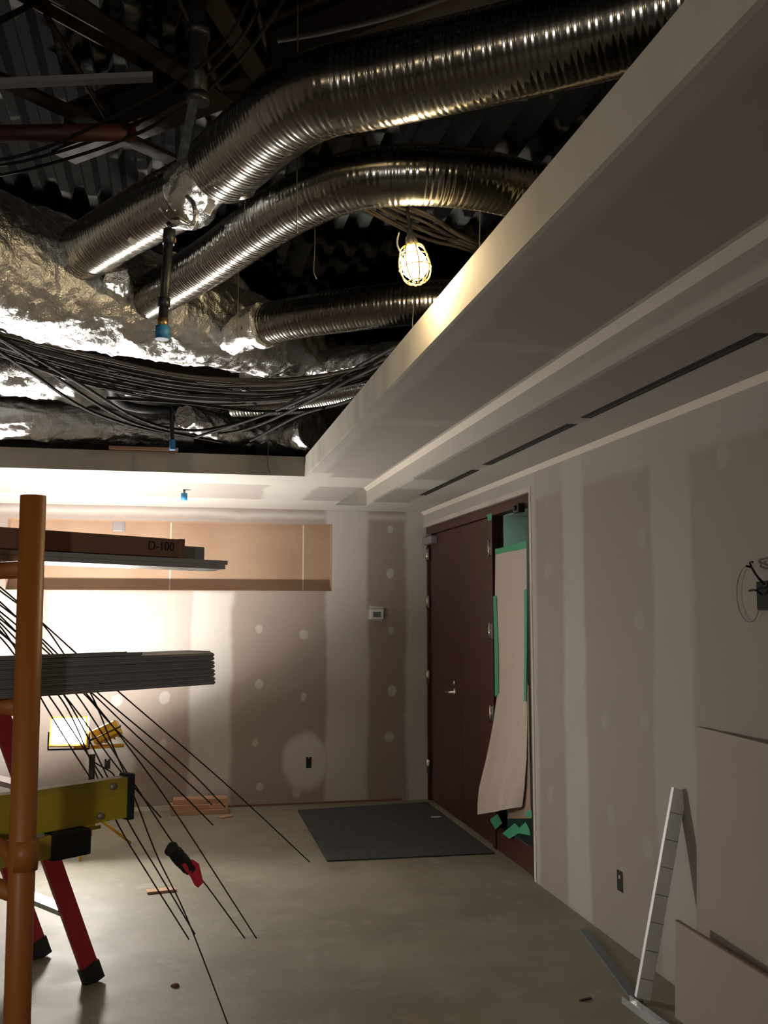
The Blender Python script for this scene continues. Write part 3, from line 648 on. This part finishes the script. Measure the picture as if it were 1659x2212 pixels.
# ------------------------------------------------------------------ halogen work light on stand
o = thing('work_light', (-.6, 7.3, 0), 'yellow twin halogen work light on a stand behind the yellow ladder', 'work light')
sx = ony(197, 1700, 7.3).x
mb = MB(); mb.sweep([(sx, 7.3, .10), (sx, 7.3, .42)], .017, 14); mb.build('lower_pole', m_lampyel, o)
mb = MB(); mb.sweep([(sx, 7.3, .42), (sx, 7.3, .66)], .022, 14); mb.build('upper_pole', m_black, o)
c1, c2 = ony(160, 1616, 7.3), ony(268, 1610, 7.3)
mb = MB(); mb.sweep([c1, c2], .014, 12); mb.build('crossbar', m_lampyel, o)
for k in range(3):
    a = k*2.094+.4
    mb = MB(); mb.sweep([(sx, 7.3, .26), (sx+.30*math.cos(a), 7.3+.30*math.sin(a), .012)], .010, 10); mb.build('tripod_leg', m_lampyel, o)
def head(center, nrm, w_, h_, ml, up=(0, 0, 1)):
    n = Vector(nrm).normalized(); r = Vector(up).cross(n).normalized(); u2 = n.cross(r)
    B = Matrix((r, u2, n)).transposed().to_4x4(); M = Matrix.Translation(center) @ B
    mb = MB(); d = .09; e = .012
    mb.box(-w_/2, w_/2, -h_/2, h_/2, -d, -d+e, 0, M); mb.box(-w_/2, -w_/2+e, -h_/2, h_/2, -d+e, 0, 0, M); mb.box(w_/2-e, w_/2, -h_/2, h_/2, -d+e, 0, 0, M)
    mb.box(-w_/2+e, w_/2-e, -h_/2, -h_/2+e, -d+e, 0, 0, M); mb.box(-w_/2+e, w_/2-e, h_/2-e, h_/2, -d+e, 0, 0, M)
    for k in range(5): mb.box(-w_/2+.03+k*(w_-.06)/4-.003, -w_/2+.03+k*(w_-.06)/4+.003, -h_/2+.02, h_/2-.02, -d-.02, -d, 0, M)
    hs = mb.build('lamp_housing', m_lampyel, o)
    hs['label'] = 'yellow lamp housing'
    mb = MB(); mb.box(-w_/2+e+.002, w_/2-e-.002, -h_/2+e+.002, h_/2-e-.002, -.012, .004, .0075, M); mb.build('lens', ml, o)
    mb = MB(); P = [M @ Vector(v) for v in ((-w_/2-.012, 0, -.04), (-w_/2-.012, -h_*.6, -.06), (w_/2+.012, -h_*.6, -.06), (w_/2+.012, 0, -.04))]
    for a, b in zip(P, P[1:]): mb.sweep([a, b], .006, 8)
    mb.build('bracket', m_black, o)
h1 = ony(148, 1579, 7.22); head(h1, (-.03, -1, .22), .25, .20, m_lens)
h2 = ony(225, 1570, 7.32); head(h2, (-.40, .22, .88), .19, .15, m_lens2, (0, 1, 0))
mb = MB(); mb.sweep(spline([(sx+.02, 7.3, .6), (sx+.16, 7.28, .50), (sx+.1, 7.28, .36), (sx-.05, 7.28, .2)], 8), .005, 8); mb.build('power_cord', m_cabled, o)

# ------------------------------------------------------------------ scaffold
u = Vector((.80, .60, 0)); v = Vector((-.60, .80, 0))
pp0 = onp(69, 1500, (0, 2.0, 0), (0, 1, 0)); PP = Vector((pp0.x, pp0.y, 0))
ptop = ony(72, 1071, PP.y).z
o = thing('scaffold_frame', PP, 'orange painted scaffold end frame at the left edge', 'scaffold')
lean = ony(48, 2212, PP.y); lx = lean.x
mb = MB(); mb.sweep([(lx-.004, PP.y, 0), (ony(72, 1071, PP.y).x, PP.y, ptop)], .0245, 28, True)
mb.build('post', m_orange, o)
MB().sweep([(lx-.004+v.x*.9, PP.y+v.y*.9, 0), (PP.x+v.x*.9, PP.y+v.y*.9, ptop)], .0245, 20).build('post', m_orange, o)
def rung(z, r=.017, gus=0):
    a = Vector((PP.x, PP.y, z)); b = a+v*.9; return MB().sweep([a, b], r, 16)
for z in (1.775, 1.448, 1.045): rung(z).build('rung', m_orange, o)
zb = 1.12
zr = ony(60, 1845, PP.y).z
mb = MB(); mb.sweep([(PP.x-.004, PP.y, zr-.028), (PP.x-.003, PP.y, zr+.028)], .0262, 24); mb.build('collar', m_orange, o)
aa = Vector((lx, PP.y, ony(45, 2000, PP.y).z)); cc = Vector((PP.x-.004, PP.y, zr))
mb = MB(); mb.sweep(spline([aa+Vector((0, 0, -.02)), aa+Vector((-.004, .004, .05)), cc+v*.03+Vector((0, 0, -.03)), cc+v*.075+Vector((0, 0, .0)), cc+v*.2+Vector((0, 0, .003))], 8), .014, 14); mb.build('corner_brace', m_orange, o)

def along(s, px): # distance t along u from the frame line offset s, seen at column px
    d = ray(px, 1324); m_ = d.x/d.y
    P = PP+v*s; return (m_*P.y-P.x)/(u.x-m_*u.y)
def zat(s, t, py):
    P = PP+v*s+u*t; d = ony(0, py, P.y); return d.z
def ubox(s0, s1, t0, t1, z0, z1, bev=0):
    M = Matrix(((u.x, v.x, 0, PP.x), (u.y, v.y, 0, PP.y), (0, 0, 1, 0), (0, 0, 0, 1)))
    return (t0, t1, s0, s1, z0, z1, bev, M)
# cardboard box D-100
s0 = .06; te = along(s0, 386); zt, zb_ = zat(s0, te, 1159), zat(s0, te, 1200)
o = thing('cardboard_box', PP+v*.12+Vector((0, 0, zb_)), 'long flat brown cardboard carton marked D-100 on the upper scaffold rung', 'box')
mb = MB(); mb.box(*ubox(s0, s0+.13, -1.6, te, zb_, zt, .002)); mb.build('carton', m_card, o)
mb = MB(); mb.box(*ubox(s0-.002, s0+.132, te-.001, te+.012, zb_-.001, zt+.001, .001)); fl_ = mb.build('end_flap', m_card, o)
cu = bpy.data.curves.new('marking', 'FONT'); cu.body = 'D-100'; cu.size = .028; cu.extrude = .0003
to = bpy.data.objects.new('marking', cu); COL.objects.link(to); bpy.context.view_layer.update()
me = bpy.data.meshes.new_from_object(to.evaluated_get(bpy.context.evaluated_depsgraph_get())); bpy.data.objects.remove(to)
tx = bpy.data.objects.new('printed_marking', me); COL.objects.link(tx); me.materials.clear(); me.materials.append(m_rubber)
tl = PP+v*(s0-.001)+u*along(s0, 315)
tx.matrix_world = Matrix(((u.x, 0, -v.x, tl.x), (u.y, 0, -v.y, tl.y), (0, 1, 0, zat(s0, along(s0, 340), 1184)), (0, 0, 0, 1)))
tx.parent = o; tx.matrix_parent_inverse = Matrix.Translation(-o.location); tx['label'] = 'black printed letters and digits on the carton'
# steel channel bundle beneath and grey block beyond
s1 = .10; t2 = along(s1, 440)
mb = MB(); zc = zb_-.001
mb.box(*ubox(s1, s1+.10, te-.5, t2, zc, zc+.032, .003)); tag(mb.build('metal_bracket', m_galvd), 'grey metal piece sticking out past the end of the brown carton', 'metal')
def track(s, z, t0, t1, wd, ht):
    """steel track seen on its flange, the flange rolled with a groove and lips"""
    pr = [(.004, 0), (wd, 0), (wd, ht-.001), (.004, ht-.001), (.004, ht-.003), (0, ht-.004), (0, ht*.62), (.004, ht*.55), (.004, ht*.42), (0, ht*.36), (0, .003), (.004, .002)]
    A = PP+v*s+u*t0; B = PP+v*s+u*t1
    return MB().prism(pr, (A.x, A.y, z), (B.x, B.y, z), v, (0, 0, 1))
def channel(s, z, t0, t1, wd, ht, th=.0014, upside=False):
    """U channel lying flat: web wd wide, flanges ht"""
    sg_ = -1 if upside else 1
    pr = [(0, 0), (wd, 0), (wd, ht), (wd-th, ht), (wd-th, th), (th, th), (th, ht), (0, ht)]
    if upside: pr = [(x, ht-y) for x, y in pr]
    A = PP+v*s+u*t0; B = PP+v*s+u*t1
    return MB().prism(pr, (A.x, A.y, z), (B.x, B.y, z), v, (0, 0, 1))
tt_ = along(.06, 490); zt2 = zb_-.001
for k, (s_, ln) in enumerate(((.055, 490), (.10, 478), (.145, 470))):
    for j in range(2):
        z_ = zt2-.011-.0105*j
        o = channel(s_, z_, -1.5, along(s_, ln-j*5), .042, .010).build('steel_channel', m_galv)
        tag(o, 'thin galvanized steel channel under the brown carton on the upper rung', 'channel', 'galvanized channels under the brown carton')
zr1 = zt2-.0215-.017
# adjust upper rung to carry them
# stack of dark tracks
zz0 = zat(.06, along(.06, 468), 1485); 
for lay in range(4):
    for j, s_ in enumerate((.055, .15)):
        e = (468, 467, 466, 465)[lay]
        o = track(s_, zz0+lay*.0185, -1.4, along(s_, e)-.01*j, .088, .0185).build('steel_track', m_galvd)
        tag(o, 'dark steel track in the stack on the middle scaffold rung, ends flush', 'channel', 'dark steel tracks stacked on the middle rung')
z_ = zz0+4*.0185
o = channel(.07, z_, -1.4, along(.07, 310), .06, .006).build('steel_track', m_galvd); tag(o, 'shorter thin track lying on top of the dark stack', 'channel')
for oo in [x for x in bpy.data.objects if x.name.startswith('rung')]: bpy.data.objects.remove(oo)
fr = bpy.data.objects['scaffold_frame']
# ladder on its side
s3 = .16; te3 = along(s3, 290); za, zb3 = zat(s3, te3, 1687), zat(s3, te3, 1777)
for z in (zr1-.001, zz0-.018): rung(z).build('rung', m_orange, fr)
o = thing('stepladder', PP+v*.2+Vector((0, 0, zb3)), 'yellow fibreglass stepladder lying across the scaffold with black end caps', 'ladder')
mb = MB(); th = .012
A = PP+v*s3-u*1.5; B = PP+v*s3+u*te3
hh = za-zb3; pr = [(0, 0), (.03, 0), (.03, .008), (.008, .008), (.008, hh-.008), (.03, hh-.008), (.03, hh), (0, hh)]
mb.prism(pr, (A.x, A.y, zb3), (B.x, B.y, zb3), v, (0, 0, 1)); mb.build('side_rail', m_yellow, o)
A2, B2 = A+v*.14, B+v*.14
MB().prism([(-x, y) for x, y in pr], (A2.x, A2.y, zb3-.04), (B2.x, B2.y, zb3-.04), v, (0, 0, 1)).build('side_rail', m_yellow, o)
mb = MB(); mb.box(*ubox(s3-.004, s3+.034, te3-.006, te3+.012, zb3-.006, za+.006, .003)); mb.build('end_cap', m_rubber, o)
for (ta, zz) in ((te3-.045, za-.016), (te3-.075, zb3+.014)):
    q_ = PP+v*(s3-.001)+u*ta; MB().lathe([(0, 0), (.008, 0), (.007, .004), (0, .005)], (q_.x, q_.y, zz), 12, -v).build('rivet', m_galvd, o)
te4 = along(s3, 198); zt4, zb4 = zat(s3, te4, 1792), zat(s3, te4, 1848)
mb = MB(); mb.box(*ubox(s3-.02, s3+.02, -1.5, te4-.09, zb4+.004, zt4-.002, .003)); mb.build('rear_rail', m_yellow, o)
mb = MB(); mb.box(*ubox(s3-.028, s3+.026, te4-.09, te4, zb4-.002, zt4, .006)); mb.build('rubber_foot', m_rubber, o)
mb = MB(); zz = zb3-.003; mb.box(*ubox(s3-.024, s3-.019, te4-.35, te4-.11, zt4-.002, zt4+.006, .001)); mb.build('spreader_bar', m_galv, o)
for ta in (-.25, .02):
    a = PP+v*(s3+.01)+u*ta; b = a+v*.12; MB().sweep([(a.x, a.y, (za+zb3)/2), (b.x, b.y, (za+zb3)/2)], .014, 10).build('step', m_galv, o)
rung(zb4-.019).build('rung', m_orange, fr)
# ------------------------------------------------------------------ bundle of iron hanger rods
sw = .42; Pw = PP+v*sw
WR = [
 [(-60, 1220), (0, 1268), (44, 1305), (110, 1362), (263, 1500), (486, 1692), (669, 1862)],
 [(-60, 1265), (0, 1307), (85, 1375), (215, 1500), (394, 1651), (486, 1743)],
 [(-60, 1280), (0, 1321), (90, 1398), (202, 1500), (293, 1587), (458, 1738)],
 [(-60, 1292), (0, 1337), (88, 1412), (183, 1500), (252, 1578), (389, 1711), (460, 1782)],
 [(-60, 1250), (0, 1300), (95, 1392), (188, 1500), (275, 1610), (380, 1757), (554, 2027)],
 [(-60, 1270), (0, 1330), (85, 1415), (165, 1500), (275, 1670), (380, 1830), (449, 1917), (529, 2027)],
 [(-60, 1222), (0, 1276), (85, 1341), (140, 1415), (197, 1500), (243, 1610), (293, 1729), (339, 1848), (403, 1981), (492, 2212), (505, 2250)],
 [(-60, 1325), (0, 1376), (50, 1438), (110, 1509), (224, 1683)],
 [(-60, 1300), (0, 1353), (44, 1420), (89, 1509), (150, 1610), (197, 1683)],
 [(-60, 1310), (0, 1362), (70, 1440), (145, 1530), (215, 1690), (260, 1790), (330, 1905), (408, 2029)],
 [(-60, 1285), (0, 1345), (80, 1430), (150, 1520), (228, 1670), (280, 1780), (350, 1898), (421, 2018)],
 [(-60, 1310), (0, 1366), (75, 1430), (160, 1528), (240, 1640), (302, 1715), (348, 1766)],
]
ends = ['reaching farthest right toward the mat', 'ending above the timber offcuts', 'ending at the left of the timber offcuts', 'ending just below the timber offcuts', 'with the rightmost tip low over the floor',
        'passing through the taped clamp', 'running out of the picture bottom', 'ending behind the yellow rail top', 'ending behind the yellow rail by the lamp pole', 'crossing the flat wood scrap on its left', 'crossing the flat wood scrap on its right', 'ending just past the yellow rail']
for k, (L, e) in enumerate(zip(WR, ends)):
    P = [onp(a, b, Pw+v*(.012*(k % 4)), v) for a, b in L]
    tag(MB().sweep(spline(P, 10), .0020, 8).build('iron_rod', m_wire), 'thin black rod of slanting bundle, '+e, 'rod')
o = thing('rod_clamp', onp(385, 1850, Pw, v), 'dark clamp wrapped with pink red tape on the slanting rods', 'clamp')
P = [onp(a, b, Pw-v*.006, v) for a, b in ((368, 1832), (378, 1842), (400, 1866), (412, 1876))]
mb = MB(); mb.sweep(spline(P, 5), lambda i, a: .019+.004*noise.noise(Vector((i*.4, a, 0))), 14); mb.build('clamp_body', m_rubber, o)
bm = bmesh.new()
R_ = [(392, 1868), (400, 1880), (412, 1895), (420, 1912), (428, 1918)]; Lf = [(416, 1856), (430, 1866), (434, 1882), (437, 1896), (440, 1906)]
gg = [[bm.verts.new(onp(a[0]+(b[0]-a[0])*k/4, a[1]+(b[1]-a[1])*k/4, Pw-v*(.022+.006*math.sin(k*1.9+i)), v)) for k in range(5)] for i, (a, b) in enumerate(zip(R_, Lf))]
for i in range(4):
    for k in range(4): bm.faces.new((gg[i][k], gg[i][k+1], gg[i+1][k+1], gg[i+1][k])).smooth = True
bmesh.ops.solidify(bm, geom=bm.faces[:], thickness=.001)
mb = MB(); mb.bm.free(); mb.bm = bm; mb.build('tape_flag', m_pink, o)

# ------------------------------------------------------------------ red stepladder standing on the floor
f1_ = onz(207, 2112, .02); f1_.z = 0; g_ = onz(88, 2056, .02); g_.z = 0
wd = (g_-f1_); wdn = wd.normalized()
o = thing('stepladder', f1_, 'red fibreglass stepladder standing on the concrete behind the orange post', 'ladder')
# direction the rails lean
T1 = onp(8, 1560, f1_, Vector((-.6, .8, 0)))
ld = (T1-f1_); up_ = ld.normalized(); H_ = ld.length
def railp(base, L=1.9):
    a = base+up_*.05; b = base+up_*L
    side = wdn; fr_ = side.cross(up_).normalized()
    pr = [(-.040, 0), (.040, 0), (.040, .025), (.034, .025), (.034, .005), (-.034, .005), (-.034, .025), (-.040, .025)]
    return MB().prism(pr, a, b, fr_, side)
for bs in (f1_, g_-wdn*.025):
    railp(bs).build('side_rail', m_red, o)
    fr_ = wdn.cross(up_).normalized()
    MB().prism([(-.046, -.006), (.046, -.006), (.046, .034), (-.046, .034)], bs+Vector((0, 0, .0)), bs+up_*.09, fr_, wdn).build('rubber_foot', m_rubber, o)
for L_ in (.37, .68, .99, 1.3):
    a = f1_+up_*L_+wdn*.006; b = g_+up_*L_-wdn*.006; fr_ = wdn.cross(up_).normalized(); hor = Vector((-wdn.y, wdn.x, 0))
    MB().prism([(-.036, 0), (.036, 0), (.036, -.022), (.032, -.022), (.032, -.004), (-.032, -.004), (-.032, -.022), (-.036, -.022)], a, b, hor, (0, 0, 1)).build('step', m_galv, o)
a = f1_+up_*.36+wdn*.01; b = f1_+up_*.12+wdn*.01; c = f1_+up_*.36+wdn*.12
MB().sweep([a+wdn*.10, b], .006, 8).build('step_brace', m_galvd, o)
top = f1_+up_*1.9; top2 = g_+up_*1.9
hd = Vector((ld.x, ld.y, 0)).normalized()
MB().prism([(-.06, 0), (.12, 0), (.12, .04), (-.06, .04)], top-wdn*.02, top2+wdn*.02, hd, (0, 0, 1)).build('ladder_top', m_red, o)
for bs in (top, top2-wdn*.02):
    e_ = Vector((bs.x+hd.x*.55, bs.y+hd.y*.55, 0)); MB().prism([(-.02, 0), (.02, 0), (.02, .02), (-.02, .02)], bs+hd*.08, e_, hd, wdn).build('rear_leg', m_red, o)

# ------------------------------------------------------------------ debris on the floor
p = onz(432, 1757, 0)
for k, (dx, dy, dz, L_, lb) in enumerate(((0, 0, 0, .46, 'bottom timber offcut of the short stack against the far wall'), (-.01, .02, .040, .47, 'middle timber offcut of the short stack against the far wall'), (.0, .05, .080, .44, 'top timber offcut of the short stack against the far wall'))):
    yb = 8.36
    tag(MB().box(p.x-L_/2+dx, p.x+L_/2+dx, yb+dy, yb+.15+dy, dz, dz+.038, .003).build('timber_offcut', m_wood), lb, 'timber', 'timber offcuts by the far wall')
p = onz(485, 1757, 0); mb = MB(); mb.box(-.06, .06, -.03, .03, 0, .012, .002, Matrix.Translation((p.x, 8.22, 0)) @ Matrix.Rotation(.6, 4, 'Z')); tag(mb.build('wood_scrap', m_wood), 'pale splinter of wood right of the timber offcuts', 'wood scrap')
p = onz(348, 1926, 0); mb = MB(); mb.box(-.085, .085, -.035, .035, 0, .014, .005, Matrix.Translation((p.x, p.y, 0)) @ Matrix.Rotation(.15, 4, 'Z')); tag(mb.build('wood_scrap', m_wood), 'flat oval wood scrap on the bare floor under the rods', 'wood scrap')
p = onz(378, 2130, 0); mb = MB(); mb.lathe([(0, 0), (.02, 0), (.017, .008), (.006, .012), (0, .012)], (p.x, p.y, 0), 10); tag(mb.build('mud_crumb', m_card), 'small brown crumb on the floor right of the red ladder foot', 'debris')
p = onz(1265, 2160, 0); mb = MB(); mb.box(-.03, .03, -.006, .006, 0, .006, 0, Matrix.Translation((p.x, p.y, 0)) @ Matrix.Rotation(.3, 4, 'Z')); tag(mb.build('metal_scrap', m_black), 'tiny dark scrap on the floor left of the leaning stud', 'debris')

# ------------------------------------------------------------------ sheets, stud and track by the right wall
m_sheet = drywall('loose sheet board', (1, 2), [], board=(.33, .285, .25))
def leanboard(y0, y1, xb0, xb1, xt0, xt1, h, th, name, lb, mm):
    """sheet leaning on the wall; bottom x at far/near, top x at far/near"""
    P = [Vector((xb1, y1, 0)), Vector((xb0, y0, 0)), Vector((xt0, y0, h)), Vector((xt1, y1, h))]
    bm = bmesh.new(); a = [bm.verts.new(q) for q in P]; b = [bm.verts.new(q+Vector((th, 0, 0))) for q in P]
    bm.faces.new(a); bm.faces.new(b[::-1])
    for i in range(4): bm.faces.new((a[i], a[(i+1) % 4], b[(i+1) % 4], b[i]))
    mb = MB(); mb.bm.free(); mb.bm = bm; return tag(mb.build(name, mm), lb, 'drywall sheet')
c0 = onx(1503, 1570, 2.19); hS = c0.z; ynear = c0.y-2.44
tp = onz(1659, 1600, hS)
sheet = leanboard(ynear, c0.y, 2.085, 2.15, 2.05, 2.196, hS, .013, 'drywall_sheet', 'large drywall sheet leaning on its long edge against the right wall', m_sheet)
m_shadow_line = mat('brown shadow line', (.20, .14, .11), .8)
a = onx(1459, 1990, 2.06); hb = a.z
leanboard(ynear+.1, a.y, 2.045, 2.045, 2.06, 2.06, hb, .013, 'drywall_offcut', 'low drywall strip standing on edge in front of the leaning sheet', m_sheet)
tag(MB().box(2.058, 2.074, ynear+.1, a.y, hb+.0005, hb+.006).build('shadow_strip', m_shadow_line), 'brown strip standing in for the soft shadow line along the low drywall strip', 'trim')  # dark strip modelled in place of a soft shadow line
# leaning stud
sb = onz(1390, 2165, .0); stp = onp(1470, 1705, (0, sb.y+.02, 0), (0, 1, 0))
sd_ = (stp-sb).normalized(); pr = [(-.03, 0), (.03, 0), (.03, .03), (.028, .03), (.028, .002), (-.028, .002), (-.028, .03), (-.03, .03)]
fx = Vector((1, -.15, 0)); fx = (fx-sd_*fx.dot(sd_)).normalized(); fy = fx.cross(sd_)
if fy.y < 0: fy = -fy
o = thing('steel_stud', sb, 'bright galvanized steel stud leaning upright against the drywall sheet', 'stud')
MB().prism(pr, sb+Vector((0, 0, .012)), stp, fx, fy).build('channel', m_stud, o)
for k in range(7):
    c = sb.lerp(stp, .1+k*.13); mb = MB(); mb.prism([(-.028, 0), (.028, 0), (.028, .004), (-.028, .004)], c-fy*.0015, c-fy*.0002, fx, sd_); mb.build('punched_rib', m_galvd, o)
ta, tb = onz(1352, 2166, .0), onz(1440, 2232, .0)
dv = (tb-ta).normalized(); sv = Vector((-dv.y, dv.x, 0))
tag(MB().prism([(-.02, 0), (.02, 0), (.02, .03), (.018, .03), (.018, .002), (-.018, .002), (-.018, .03), (-.02, .03)], ta, tb+dv*.5, sv, (0, 0, 1)).build('steel_track', m_galv), 'galvanized track lying on the floor at the foot of the leaning stud', 'channel')
ta, tb = onz(1262, 2012, .0), onz(1378, 2168, .0); dv = (tb-ta).normalized(); sv = Vector((-dv.y, dv.x, 0))
tag(MB().prism([(-.022, 0), (.022, 0), (.022, .012), (-.022, .012)], ta, tb, sv, (0, 0, 1)).build('floor_track', m_bluegrey), 'flat blue grey metal strip on the floor along the right wall', 'channel')
P = [onx(1385, 2118, 2.12), onx(1362, 2092, 2.15), onx(1338, 2072, 2.17), onx(1334, 2064, 2.19), onx(1345, 2060, 2.20)]
tag(MB().sweep(spline(P, 8), .010, 10).build('cable_stub', m_cabled), 'short black cable stub poking out at the foot of the right wall', 'cable')
